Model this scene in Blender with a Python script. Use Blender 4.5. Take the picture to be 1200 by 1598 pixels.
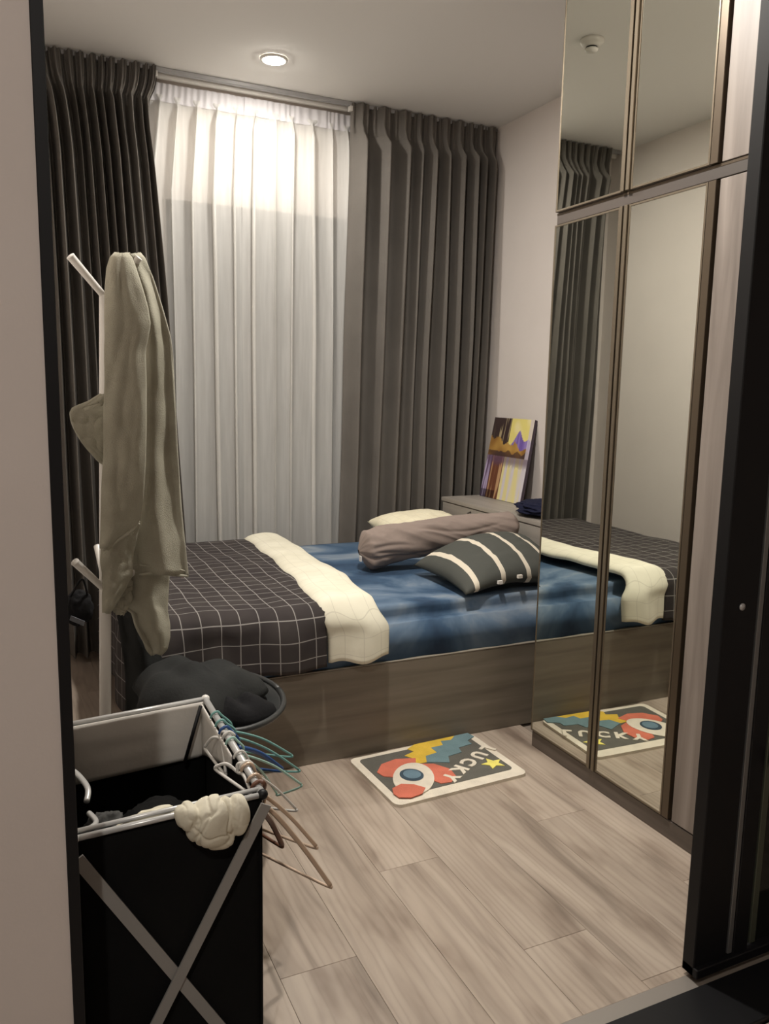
import bpy, bmesh, math, random
from mathutils import Vector, Matrix, noise
random.seed(7)
S = bpy.context.scene
for o in list(bpy.data.objects): bpy.data.objects.remove(o)
C = S.collection

# ------------------------------------------------------------------ camera
EYE = Vector((0, 0, 1.35))
FWD = Vector((0.4204729, 0.89490038, -0.14951875))
RGT = Vector((0.90610235, -0.42265692, 0.01843007))
UPV = Vector((0.04670205, 0.14322863, 0.98858711))
FPX = 1251.89
cd = bpy.data.cameras.new('camera'); cam = bpy.data.objects.new('camera', cd); C.objects.link(cam)
cd.sensor_fit = 'VERTICAL'; cd.sensor_height = 36; cd.sensor_width = 27.03; cd.lens = FPX/1598*36
cd.clip_start = 0.02
M4 = Matrix((RGT, UPV, -FWD)).transposed().to_4x4(); M4.translation = EYE
cam.matrix_world = M4
S.camera = cam
# ------------------------------------------------------------------ world (night outside) and exposure
w = bpy.data.worlds.new('night'); S.world = w; w.use_nodes = True
w.node_tree.nodes['Background'].inputs[0].default_value = (0.02, 0.03, 0.05, 1)
w.node_tree.nodes['Background'].inputs[1].default_value = 0.35
S.view_settings.view_transform = 'Standard'; S.view_settings.look = 'None'
S.view_settings.gamma = 1; S.view_settings.use_curve_mapping = False
S.view_settings.exposure = 1.0
S.cycles.diffuse_bounces = 8; S.cycles.max_bounces = 12

XL, XR, YB, ZC = 0.035, 2.606, 4.23, 2.836      # bedroom shell
YO = 1.214                                       # plane of the sliding door opening
XW, YW = 1.78, 2.4185                            # wardrobe front and its far end

def ray(px, py):
    return FWD + (px-600)/FPX*RGT - (py-799)/FPX*UPV
def at(px, py, Y):
    d = ray(px, py); t = Y/d.y
    return EYE + d*t

# ------------------------------------------------------------------ materials
def mat(name, col=(.5,.5,.5), rough=.6, metal=0, emit=None, es=0, spec=None, trans=0, alpha=1):
    m = bpy.data.materials.new(name); m.use_nodes = True
    b = m.node_tree.nodes['Principled BSDF']
    b.inputs['Base Color'].default_value = (*col, 1); b.inputs['Roughness'].default_value = rough
    b.inputs['Metallic'].default_value = metal
    if spec is not None: b.inputs['Specular IOR Level'].default_value = spec
    if trans: b.inputs['Transmission Weight'].default_value = trans
    if emit: b.inputs['Emission Color'].default_value = (*emit, 1); b.inputs['Emission Strength'].default_value = es
    return m
def N(m, t, **kw):
    n = m.node_tree.nodes.new(t)
    for k, v in kw.items(): setattr(n, k, v)
    return n
def L(m, a, b): m.node_tree.links.new(a, b)
def bsdf(m): return m.node_tree.nodes['Principled BSDF']
def coords(m, scale=(1,1,1), kind='Object'):
    t = N(m, 'ShaderNodeTexCoord'); mp = N(m, 'ShaderNodeMapping'); mp.inputs['Scale'].default_value = scale
    L(m, t.outputs[kind], mp.inputs[0]); return mp.outputs[0]
def ramp(m, fac, stops):
    r = N(m, 'ShaderNodeValToRGB'); e = r.color_ramp.elements
    while len(e) < len(stops): e.new(.5)
    for i, (p, c) in enumerate(stops): e[i].position = p; e[i].color = (*c, 1)
    L(m, fac, r.inputs[0]); return r.outputs[0]
def noisy(m, c1, c2, scale=4, stretch=(1,1,1), detail=6, bump=0, bscale=None, lo=.3, hi=.7, dist=0.0):
    v = coords(m, stretch); n = N(m, 'ShaderNodeTexNoise'); n.inputs['Scale'].default_value = scale
    n.inputs['Detail'].default_value = detail; n.inputs['Distortion'].default_value = dist
    L(m, v, n.inputs['Vector'])
    L(m, ramp(m, n.outputs[0], [(lo, c1), (hi, c2)]), bsdf(m).inputs['Base Color'])
    if bump:
        n2 = n
        if bscale:
            n2 = N(m, 'ShaderNodeTexNoise'); n2.inputs['Scale'].default_value = bscale; L(m, v, n2.inputs['Vector'])
        b = N(m, 'ShaderNodeBump'); b.inputs['Strength'].default_value = bump; b.inputs['Distance'].default_value = .004
        L(m, n2.outputs[0], b.inputs['Height']); L(m, b.outputs[0], bsdf(m).inputs['Normal'])
    return m

WALL = noisy(mat('painted_wall', rough=.85), (.68,.625,.585), (.71,.655,.615), 3, bump=.05, bscale=180)
CEIL = mat('ceiling_paint', (.80,.79,.77), .9)
OUTW = noisy(mat('hall_wall', rough=.85), (.56,.50,.465), (.59,.53,.495), 3, bump=.05, bscale=160)
BLACK = mat('black_metal', (.005,.005,.006), .5, .0, spec=.3)
ALU = mat('aluminium', (.62,.60,.56), .3, .9)
TRACK = mat('aluminium_threshold', (.26,.235,.21), .5, .3)
DARKT = mat('dark_taupe_profile', (.10,.075,.05), .38, .5)
BRASS = mat('bronze_profile', (.20,.165,.12), .36, .7)
CHAN = mat('taupe_channel', (.060,.048,.040), .5)
def wood(name, c1, c2, c3, axis=2, rough=.45, sc=1.0):
    m = mat(name, c2, rough)
    st = [14*sc]*3; st[axis] = .9*sc
    v = coords(m, tuple(st)); n = N(m, 'ShaderNodeTexNoise'); n.inputs['Scale'].default_value = 1.6; n.inputs['Detail'].default_value = 8
    n.inputs['Distortion'].default_value = .6; L(m, v, n.inputs[0])
    L(m, ramp(m, n.outputs[0], [(.28, c1), (.5, c2), (.74, c3)]), bsdf(m).inputs['Base Color'])
    b = N(m, 'ShaderNodeBump'); b.inputs['Strength'].default_value = .12; b.inputs['Distance'].default_value = .002
    L(m, n.outputs[0], b.inputs['Height']); L(m, b.outputs[0], bsdf(m).inputs['Normal'])
    return m
WWOOD = wood('wardrobe_laminate', (.165,.138,.118), (.235,.20,.175), (.31,.268,.235), 2)
BWOOD = wood('bed_laminate', (.13,.11,.085), (.175,.15,.115), (.22,.19,.15), 0)
CABW = wood('cabinet_laminate', (.27,.245,.215), (.33,.30,.265), (.38,.35,.31), 1)
PLINTH = wood('plinth_laminate', (.085,.068,.056), (.11,.088,.072), (.135,.11,.09), 1)
MIRROR = mat('mirror_glass', (.80,.815,.745), .015, 1.0)
def floor_mat(name, dark=1.0):
    m = mat(name, rough=.42)
    oi = N(m, 'ShaderNodeObjectInfo')
    tc = N(m, 'ShaderNodeTexCoord'); add = N(m, 'ShaderNodeVectorMath', operation='MULTIPLY_ADD')
    cmb = N(m, 'ShaderNodeCombineXYZ')
    for i in range(3): L(m, oi.outputs['Random'], cmb.inputs[i])
    add.inputs[1].default_value = (31, 47, 13); L(m, cmb.outputs[0], add.inputs[0]); L(m, tc.outputs['Object'], add.inputs[2])
    mp = N(m, 'ShaderNodeMapping'); mp.inputs['Scale'].default_value = (6.5, 1.0, 1); L(m, add.outputs[0], mp.inputs[0])
    n = N(m, 'ShaderNodeTexNoise'); n.inputs['Scale'].default_value = 1.5; n.inputs['Detail'].default_value = 7; n.inputs['Distortion'].default_value = .9
    L(m, mp.outputs[0], n.inputs[0])
    c = [(.25,.20,.16), (.385,.315,.255), (.47,.395,.325)]
    c = [tuple(x*dark for x in k) for k in c]
    base = ramp(m, n.outputs[0], [(.30, c[0]), (.45, c[1]), (.68, c[2])])
    # fine grain rings
    mp2 = N(m, 'ShaderNodeMapping'); mp2.inputs['Scale'].default_value = (5, .55, 1); L(m, add.outputs[0], mp2.inputs[0])
    wv = N(m, 'ShaderNodeTexWave'); wv.bands_direction = 'X'; wv.inputs['Scale'].default_value = 2.6; wv.inputs['Distortion'].default_value = 24
    wv.inputs['Detail'].default_value = 3; wv.inputs['Detail Scale'].default_value = .55; L(m, mp2.outputs[0], wv.inputs[0])
    wr = ramp(m, wv.outputs[0], [(0, (.80,.785,.77)), (.22, (.96,.955,.95)), (.5, (1,1,1)), (1, (1.07,1.07,1.07))])
    mx = N(m, 'ShaderNodeMix', data_type='RGBA', blend_type='MULTIPLY'); mx.inputs[0].default_value = .5
    L(m, base, mx.inputs[6]); L(m, wr, mx.inputs[7])
    bl = N(m, 'ShaderNodeTexNoise'); bl.inputs['Scale'].default_value = 1.0; bl.inputs['Detail'].default_value = 3
    mp3 = N(m, 'ShaderNodeMapping'); mp3.inputs['Scale'].default_value = (9, 3.2, 1); L(m, add.outputs[0], mp3.inputs[0]); L(m, mp3.outputs[0], bl.inputs[0])
    br = ramp(m, bl.outputs[0], [(.27, (.66,.62,.60)), (.42, (.95,.94,.93)), (.6, (1,1,1))])
    mx3 = N(m, 'ShaderNodeMix', data_type='RGBA', blend_type='MULTIPLY'); mx3.inputs[0].default_value = 1
    L(m, mx.outputs[2], mx3.inputs[6]); L(m, br, mx3.inputs[7]); mx = mx3
    ln = N(m, 'ShaderNodeMath', operation='MULTIPLY_ADD'); ln.inputs[1].default_value = .14; ln.inputs[2].default_value = .93
    L(m, oi.outputs['Random'], ln.inputs[0])
    mx2 = N(m, 'ShaderNodeVectorMath', operation='SCALE'); L(m, mx.outputs[2], mx2.inputs[0]); L(m, ln.outputs[0], mx2.inputs['Scale'])
    L(m, mx2.outputs[0], bsdf(m).inputs['Base Color'])
    b = N(m, 'ShaderNodeBump'); b.inputs['Strength'].default_value = .1; b.inputs['Distance'].default_value = .001
    L(m, wv.outputs[0], b.inputs['Height']); L(m, b.outputs[0], bsdf(m).inputs['Normal'])
    return m
FLOORM = floor_mat('laminate_floor')
SUBF = mat('dark_joint', (.26,.215,.175), .8)
def fabric(name, c1, c2, scale=260, bump=.25, rough=.92, big=5):
    m = mat(name, c1, rough, spec=.15)
    return noisy(m, c1, c2, big, bump=bump, bscale=scale, detail=3)
CURT = fabric('taupe_curtain_fabric', (.135,.123,.110), (.155,.142,.127), 300, .15)
TOWEL = fabric('sage_grey_towel', (.30,.285,.225), (.37,.355,.285), 420, .5, big=14)
BOLST = fabric('mauve_brown_cotton', (.25,.20,.175), (.29,.235,.205), 60, .2)
CREAMC = fabric('cream_cloth', (.62,.58,.46), (.70,.66,.54), 90, .3)
BLKF = fabric('black_fabric', (.004,.004,.004), (.006,.006,.006), 200, .1)
CHARF = fabric('charcoal_fabric', (.020,.021,.021), (.028,.029,.028), 120, .3)
BLKCL = fabric('black_cloth', (.008,.008,.009), (.014,.014,.015), 90, .3)
NAVY = fabric('navy_cloth', (.008,.010,.028), (.016,.018,.04), 90, .3)
WHITEP = mat('white_powder_coat', (.72,.70,.66), .35)
GREYT = mat('light_grey_tube', (.55,.55,.54), .3, .3)
GREYBAR = mat('grey_flat_bar', (.26,.25,.235), .5)
LINER = fabric('white_liner', (.62,.59,.54), (.70,.67,.62), 60, .15)
CHARP = mat('charcoal_plastic', (.035,.037,.037), .42)

def gridmat(name, base1, base2, line, step, wd, amt=1.0):
    m = mat(name, base1, .9, spec=.15)
    uv = N(m, 'ShaderNodeUVMap'); sp = N(m, 'ShaderNodeSeparateXYZ'); L(m, uv.outputs[0], sp.inputs[0])
    outs = []
    for k in (0, 1):
        a = N(m, 'ShaderNodeMath', operation='DIVIDE'); a.inputs[1].default_value = step; L(m, sp.outputs[k], a.inputs[0])
        f = N(m, 'ShaderNodeMath', operation='FRACT'); L(m, a.outputs[0], f.inputs[0])
        l = N(m, 'ShaderNodeMath', operation='LESS_THAN'); l.inputs[1].default_value = wd/step; L(m, f.outputs[0], l.inputs[0])
        outs.append(l.outputs[0])
    mxm = N(m, 'ShaderNodeMath', operation='MAXIMUM'); L(m, outs[0], mxm.inputs[0]); L(m, outs[1], mxm.inputs[1])
    sc = N(m, 'ShaderNodeMath', operation='MULTIPLY'); sc.inputs[1].default_value = amt; L(m, mxm.outputs[0], sc.inputs[0])
    nz = N(m, 'ShaderNodeTexNoise'); nz.inputs['Scale'].default_value = 9; L(m, coords(m), nz.inputs[0])
    base = ramp(m, nz.outputs[0], [(.35, base1), (.65, base2)])
    mx = N(m, 'ShaderNodeMix', data_type='RGBA'); L(m, sc.outputs[0], mx.inputs[0]); L(m, base, mx.inputs[6]); mx.inputs[7].default_value = (*line, 1)
    L(m, mx.outputs[2], bsdf(m).inputs['Base Color'])
    b = N(m, 'ShaderNodeBump'); b.inputs['Strength'].default_value = .2; b.inputs['Distance'].default_value = .004
    n2 = N(m, 'ShaderNodeTexNoise'); n2.inputs['Scale'].default_value = 28; L(m, coords(m), n2.inputs[0])
    L(m, n2.outputs[0], b.inputs['Height']); L(m, b.outputs[0], bsdf(m).inputs['Normal'])
    return m
DUVM = gridmat('dark_check_cotton', (.040,.034,.034), (.052,.045,.043), (.42,.40,.38), .0655, .0032, .62)
CREAMG = gridmat('cream_check_cotton', (.70,.67,.54), (.76,.73,.60), (.30,.27,.22), .0655, .0024, .26)

def sheer_mat():
    m = bpy.data.materials.new('white_sheer_voile'); m.use_nodes = True; nt = m.node_tree
    nt.nodes.remove(bsdf(m)); out = nt.nodes['Material Output']
    d = N(m, 'ShaderNodeBsdfDiffuse'); t = N(m, 'ShaderNodeBsdfTranslucent'); tr = N(m, 'ShaderNodeBsdfTransparent')
    n = N(m, 'ShaderNodeTexNoise'); n.inputs['Scale'].default_value = 3.0; n.inputs['Detail'].default_value = 5
    L(m, coords(m, (16, 16, 1.0)), n.inputs[0])
    c = ramp(m, n.outputs[0], [(.3, (.74,.73,.70)), (.7, (.86,.85,.82))])
    L(m, c, d.inputs[0]); L(m, c, t.inputs[0])
    a = N(m, 'ShaderNodeMixShader'); a.inputs[0].default_value = .30; L(m, d.outputs[0], a.inputs[1]); L(m, t.outputs[0], a.inputs[2])
    b = N(m, 'ShaderNodeMixShader'); b.inputs[0].default_value = .27; L(m, a.outputs[0], b.inputs[1]); L(m, tr.outputs[0], b.inputs[2])
    L(m, b.outputs[0], out.inputs[0]); return m
SHEER = sheer_mat()
SHEERH = mat('sheer_heading_tape', (.60,.585,.60), .9)
GLASS = mat('window_glass', (.02,.025,.03), .03, spec=.8)

# ------------------------------------------------------------------ mesh helpers
def obj(name, bm, m=None, parent=None, smooth=False, mats=None):
    me = bpy.data.meshes.new(name); bm.to_mesh(me); bm.free()
    o = bpy.data.objects.new(name, me); C.objects.link(o)
    for x in (mats or ([m] if m else [])): me.materials.append(x)
    if smooth: me.polygons.foreach_set('use_smooth', [True]*len(me.polygons))
    if parent: o.parent = parent
    return o
def tag(o, label=None, cat=None, group=None, kind=None):
    if label: o['label'] = label
    if cat: o['category'] = cat
    if group: o['group'] = group
    if kind: o['kind'] = kind
    return o
def struct(name, bm, m, parent=None, smooth=False):
    o = obj(name, bm, m, parent, smooth)
    if not parent: o['kind'] = 'structure'
    return o
def empty(name, loc=(0,0,0)):
    o = bpy.data.objects.new(name, None); o.empty_display_size = .05; C.objects.link(o)
    return o          # built in world coordinates; see base()
def base(o, loc):     # put an Empty at the thing's base, children keep their places
    v = Vector(loc); o.location = v
    for c in o.children: c.location = c.location - v
    return o
def box(bm, a, b, bev=0, seg=1):
    r = bmesh.ops.create_cube(bm, size=1)['verts']
    for v in r:
        v.co = Vector([ (a[i]+b[i])/2 + v.co[i]*abs(b[i]-a[i]) for i in range(3)])
    if bev:
        es = set(e for v in r for e in v.link_edges)
        bmesh.ops.bevel(bm, geom=list(es), offset=bev, segments=seg, affect='EDGES', clamp_overlap=True)
    return bm
def mbox(a, b, bev=0, seg=1):
    return box(bmesh.new(), a, b, bev, seg)
def obox(bm, p, q, wv, tv):
    """bar from p to q with half-width vector wv and half-thickness vector tv"""
    p, q, wv, tv = map(Vector, (p, q, wv, tv))
    vs = [bm.verts.new(c + s*wv + t*tv) for c in (p, q) for s, t in ((-1,-1),(1,-1),(1,1),(-1,1))]
    for f in ((0,1,2,3),(7,6,5,4),(0,4,5,1),(1,5,6,2),(2,6,7,3),(3,7,4,0)): bm.faces.new([vs[i] for i in f])
    bmesh.ops.recalc_face_normals(bm, faces=bm.faces)
    return bm
def spline(pts, n=6):
    pts = [Vector(p) for p in pts]; out = []
    for i in range(len(pts)-1):
        p0 = pts[max(i-1,0)]; p1 = pts[i]; p2 = pts[i+1]; p3 = pts[min(i+2, len(pts)-1)]
        for k in range(n):
            t = k/n
            out.append(.5*((2*p1)+(-p0+p2)*t+(2*p0-5*p1+4*p2-p3)*t*t+(-p0+3*p1-3*p2+p3)*t**3))
    out.append(pts[-1]); return out
def tube(bm, pts, r, seg=8, cap=True, rf=None):
    pts = [Vector(p) for p in pts]; rings = []; up = Vector((.13,.27,.95)).normalized()
    prev = None
    for i, p in enumerate(pts):
        d = (pts[min(i+1,len(pts)-1)] - pts[max(i-1,0)]).normalized()
        a = prev if prev is not None else (up if abs(d.dot(up)) < .9 else Vector((1,0,0)))
        x = (a - d*a.dot(d)).normalized(); y = d.cross(x); prev = x
        rr = r if rf is None else r*rf(i/(len(pts)-1))
        rings.append([bm.verts.new(p + rr*(math.cos(2*math.pi*k/seg)*x + math.sin(2*math.pi*k/seg)*y)) for k in range(seg)])
    for a, b in zip(rings, rings[1:]):
        for k in range(seg): bm.faces.new((a[k], a[(k+1)%seg], b[(k+1)%seg], b[k]))
    if cap: bm.faces.new(rings[0][::-1]); bm.faces.new(rings[-1])
    return bm
def lathe(bm, prof, cx, cy, seg=32):
    rings = []
    for r, z in prof: rings.append([bm.verts.new((cx+r*math.cos(2*math.pi*k/seg), cy+r*math.sin(2*math.pi*k/seg), z)) for k in range(seg)])
    for a, b in zip(rings, rings[1:]):
        for k in range(seg): bm.faces.new((a[k], a[(k+1)%seg], b[(k+1)%seg], b[k]))
    bm.faces.new(rings[0][::-1]); bm.faces.new(rings[-1])
    bmesh.ops.recalc_face_normals(bm, faces=bm.faces); return bm
def gridmesh(bm, nu, nv, f, uvf=None, closed=False):
    vs = [[bm.verts.new(f(i/nu, j/nv)) for j in range(nv+1)] for i in range(nu+1)]
    ul = bm.loops.layers.uv.verify() if uvf else None
    for i in range(nu):
        for j in range(nv):
            fc = bm.faces.new((vs[i][j], vs[i+1][j], vs[i+1][j+1], vs[i][j+1]))
            if uvf:
                for lp, (a, b) in zip(fc.loops, ((i,j),(i+1,j),(i+1,j+1),(i,j+1))): lp[ul].uv = uvf(a/nu, b/nv)
    return vs
def solidify(o, t, off=0):
    m = o.modifiers.new('s', 'SOLIDIFY'); m.thickness = t; m.offset = off
def nz(x, y=0, z=0): return noise.noise(Vector((x, y, z)))
def sst(a, b, x):
    t = max(0, min(1, (x-a)/(b-a))); return t*t*(3-2*t)
def lerp(a, b, t): return a+(b-a)*t
def tab(rows, v):
    if v <= rows[0][0]: return rows[0][1:]
    for a, b in zip(rows, rows[1:]):
        if v <= b[0]:
            t = (v-a[0])/(b[0]-a[0]); return tuple(lerp(p, q, t) for p, q in zip(a[1:], b[1:]))
    return rows[-1][1:]

# ================================================================== THE SETTING
XO0, XO1, YH = -1.7, 2.606, -2.2    # the hall outside the opening, where the photographer stands
fl = struct('floor', mbox((XO0, YH, -.06), (XR, YB+.02, -.012)), SUBF)
def planks():
    pw = .192; plen = 1.22; bms = {}
    rnd = random.Random(3)
    x = XL - .10; ci = 0
    while x < 2.6:
        y = YH + rnd.random()*plen*.2 - (ci % 3)*.4
        while y < YB:
            x0, x1 = x+.0004, x+pw-.0004; y0, y1 = y+.0004, y+plen-.0004
            yy0, yy1 = max(y0, .2), min(y1, YB)
            vis = yy1 > yy0 and not (x0 > XW+.02 and yy0 > 1.3) and not (x0 > .5 and yy0 > 2.62)
            for (a, b) in ((max(yy0, .2), min(yy1, 1.055)), (max(yy0, 1.236), yy1)):
                if b - a > .02 and vis and not (b <= 1.06 and x1 < .6):
                    ax0 = max(x0, XL+.001) if a > 1.2 else x0
                    o = obj('plank', mbox((ax0, a, -.0115), (x1, b, 0), .0006), FLOORM, fl)
            y += plen
        x += pw; ci += 1
planks()
struct('ceiling', mbox((XO0, YH, ZC), (XR, YB+.02, ZC+.08)), CEIL)
# back wall with the window opening hidden behind the sheers
bm = bmesh.new(); WX0, WX1, WZ0, WZ1 = .76, 2.15, .12, 2.27
for a, b in (((XL-.1, YB, -.01), (WX0, YB+.12, ZC)), ((WX1, YB, -.01), (XR+.1, YB+.12, ZC)),
             ((WX0, YB, WZ1), (WX1, YB+.12, ZC)), ((WX0, YB, -.01), (WX1, YB+.12, WZ0))): box(bm, a, b)
struct('wall_back', bm, WALL)
win = tag(empty('window_1'), kind='structure')
bm = bmesh.new()
for a, b in (((WX0, YB+.03, WZ0), (WX0+.05, YB+.09, WZ1)), ((WX1-.05, YB+.03, WZ0), (WX1, YB+.09, WZ1)),
             ((WX0, YB+.03, WZ1-.05), (WX1, YB+.09, WZ1)), ((WX0, YB+.03, WZ0), (WX1, YB+.09, WZ0+.05)),
             ((1.43, YB+.03, WZ0), (1.48, YB+.09, WZ1))): box(bm, a, b, .003)
obj('window_frame', bm, mat('dark_window_frame', (.05,.05,.05), .4), win)
for a, b in ((WX0+.05, 1.43), (1.48, WX1-.05)): obj('pane', mbox((a, YB+.055, WZ0+.05), (b, YB+.063, WZ1-.05)), GLASS, win)
struct('wall_right', mbox((XR, YO, -.01), (XR+.1, YB, ZC)), WALL)
struct('wall_left', mbox((XL-.1, YO+.12, -.01), (XL, YB, ZC)), WALL)
# partition between bedroom and hall, opening closed by sliding doors on black metal
bm = bmesh.new(); box(bm, (XO0, YO, -.01), (.050, YO+.12, ZC)); box(bm, (.050, YO, 2.42), (XR, YO+.12, ZC))
struct('wall_front', bm, OUTW)
struct('wall_hall_left', mbox((XO0-.1, YH, -.01), (XO0, YO+.1, ZC)), OUTW)
struct('wall_hall_back', mbox((XO0, YH-.1, -.01), (XR, YH, ZC)), OUTW)
struct('wall_hall_right', mbox((XR, YH, -.01), (XR+.1, YO, ZC)), OUTW)
d1 = tag(empty('door_1'), kind='structure')
obj('door_frame', mbox((.0502, YO-.004, 0), (.067, YO+.09, 2.42), .001), BLACK, d1)
obj('top_rail', mbox((.067, YO, 2.36), (XR-.003, YO+.09, 2.42), .002), BLACK, d1)
obj('track', mbox((.0502, 1.058, -.012), (XR-.003, YO-.026, .012), .002), BLACK, d1)
obj('threshold_strip', mbox((.067, YO-.025, -.010), (1.386, YO+.020, .004), .002), TRACK, d1)
# sliding leaves stacked at the right
obj('stile', mbox((1.386, YO, .012), (1.490, YO+.035, 2.36), .002), BLACK, d1)
obj('bead_and_reflection', mbox((1.4925, YO-.002, .04), (1.506, YO+.012, 2.36), .001), mat('satin_bead', (.22,.22,.215), .4, .6), d1)
obj('stile', mbox((1.508, YO-.004, .012), (1.556, YO+.030, 2.36), .002), BLACK, d1)
obj('bead_and_reflection', mbox((1.559, YO-.006, .05), (1.578, YO+.010, 2.36), .001), mat('olive_reflection', (.10,.11,.08), .4, .5), d1)  # olive strip: an edge reflection put in as a coloured bar
obj('bottom_rail', mbox((1.386, YO-.012, .012), (XR-.003, YO+.034, .036), .002), BLACK, d1)
obj('pane', mbox((1.58, YO+.008, .04), (XR-.003, YO+.016, 2.36)), mat('smoked_glass', (.008,.009,.007), .06, spec=.5), d1)
bm = bmesh.new(); lathe(bm, [(.0001, 0), (.008, 0), (.008, .003), (.0001, .004)], 0, 0, 16)
for v in bm.verts: v.co = Vector((1.440+v.co.x, YO-.0005-v.co.z, .896+v.co.y))
obj('lock_button', bm, GREYT, d1, True)
bm = bmesh.new(); lathe(bm, [(.0001, 0), (.022, 0), (.024, .012), (.018, .020), (.0001, .021)], 0, 0, 20)
for v in bm.verts: v.co = Vector((1.585+v.co.x, YO-.008-v.co.z, .52+v.co.y))
obj('door_knob', bm, BLACK, d1, True)
struct('baseboard_back', mbox((XL+.001, YB-.012, 0), (1.9, YB-.0005, .08), .002), mat('dark_baseboard', (.10,.08,.065), .5))
struct('baseboard_left', mbox((XL+.0005, YO+.13, 0), (XL+.012, YB-.013, .08), .002), mat('dark_baseboard_side', (.10,.08,.065), .5))

# ================================================================== LIGHT FITTINGS
EMIT = mat('lamp_diffuser', (1,1,1), .4, emit=(1, .93, .82), es=90)
def downlight(name, x, y, power, label, zc=ZC):
    t = empty(name)
    bm = bmesh.new()
    prof = [(.046, zc-.002), (.049, zc-.010), (.060, zc-.009), (.064, zc-.001)]
    rings = [[bm.verts.new((x+r*math.cos(2*math.pi*k/32), y+r*math.sin(2*math.pi*k/32), z)) for k in range(32)] for r, z in prof]
    for a, b in zip(rings, rings[1:]):
        for k in range(32): bm.faces.new((a[k], a[(k+1)%32], b[(k+1)%32], b[k]))
    bmesh.ops.recalc_face_normals(bm, faces=bm.faces)
    obj('trim_ring', bm, WHITEP, t, True)
    bm = bmesh.new(); lathe(bm, [(.0001, zc-.020), (.022, zc-.0185), (.038, zc-.013), (.0455, zc-.006), (.0455, zc-.001), (.0001, zc-.001)], x, y)
    obj('diffuser', bm, EMIT, t)
    ld = bpy.data.lights.new('downlight_lamp', 'AREA'); ld.energy = power; ld.color = (1, .945, .875)
    ld.shape = 'DISK'; ld.size = .085
    lo = bpy.data.objects.new('downlight_lamp', ld); C.objects.link(lo); lo.location = (x, y, zc-.024); lo.parent = t
    tag(t, label, 'light'); return base(t, (x, y, zc))
downlight('ceiling_light', 1.177, 3.78, 5.2, 'glowing round recessed downlight in the ceiling before the sheer curtain')
downlight('ceiling_light', 1.02, 2.20, 22, 'recessed downlight in the bedroom ceiling nearer the doorway, above the rug')
downlight('ceiling_light', -.55, -.5, 13, 'recessed downlight in the hall ceiling outside the bedroom')
t = empty('smoke_detector'); sx, sy = 1.238, 2.955
bm = bmesh.new(); lathe(bm, [(.0001, ZC-.030), (.030, ZC-.030), (.043, ZC-.022), (.050, ZC-.010), (.050, ZC-.0005), (.0001, ZC-.0005)], sx, sy)
obj('housing', bm, WHITEP, t, True)
bm = bmesh.new(); lathe(bm, [(.0001, ZC-.052), (.012, ZC-.052), (.026, ZC-.047), (.028, ZC-.037), (.0001, ZC-.037)], sx, sy)
obj('sensor_cap', bm, WHITEP, t, True)
bm = bmesh.new(); lathe(bm, [(.0001, ZC-.038), (.024, ZC-.038), (.024, ZC-.030), (.0001, ZC-.030)], sx, sy)
obj('vent_ring', bm, BLACK, t, True)
tag(t, 'small white round smoke detector on the ceiling, seen in the upper mirror', 'detector'); base(t, (sx, sy, ZC))

# ================================================================== CURTAINS
t = empty('curtain_track')
obj('rail', mbox((XL+.02, 4.118, ZC-.020), (XR-.01, 4.142, ZC-.0005), .002), mat('grey_rail', (.42,.42,.43), .4, .4), t)
obj('rail', mbox((XL+.02, 4.160, ZC-.034), (XR-.01, 4.182, ZC-.0005), .002), WHITEP, t)
obj('bracket', mbox((1.690, 4.108, ZC-.048), (1.706, 4.140, ZC-.022), .002), WHITEP, t)
obj('bracket', mbox((.700, 4.108, ZC-.048), (.714, 4.140, ZC-.022), .002), WHITEP, t)
tag(t, 'pale double curtain rail fixed along the ceiling above the sheers', 'curtain rail'); base(t, (1.3, 4.07, ZC))

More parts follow.
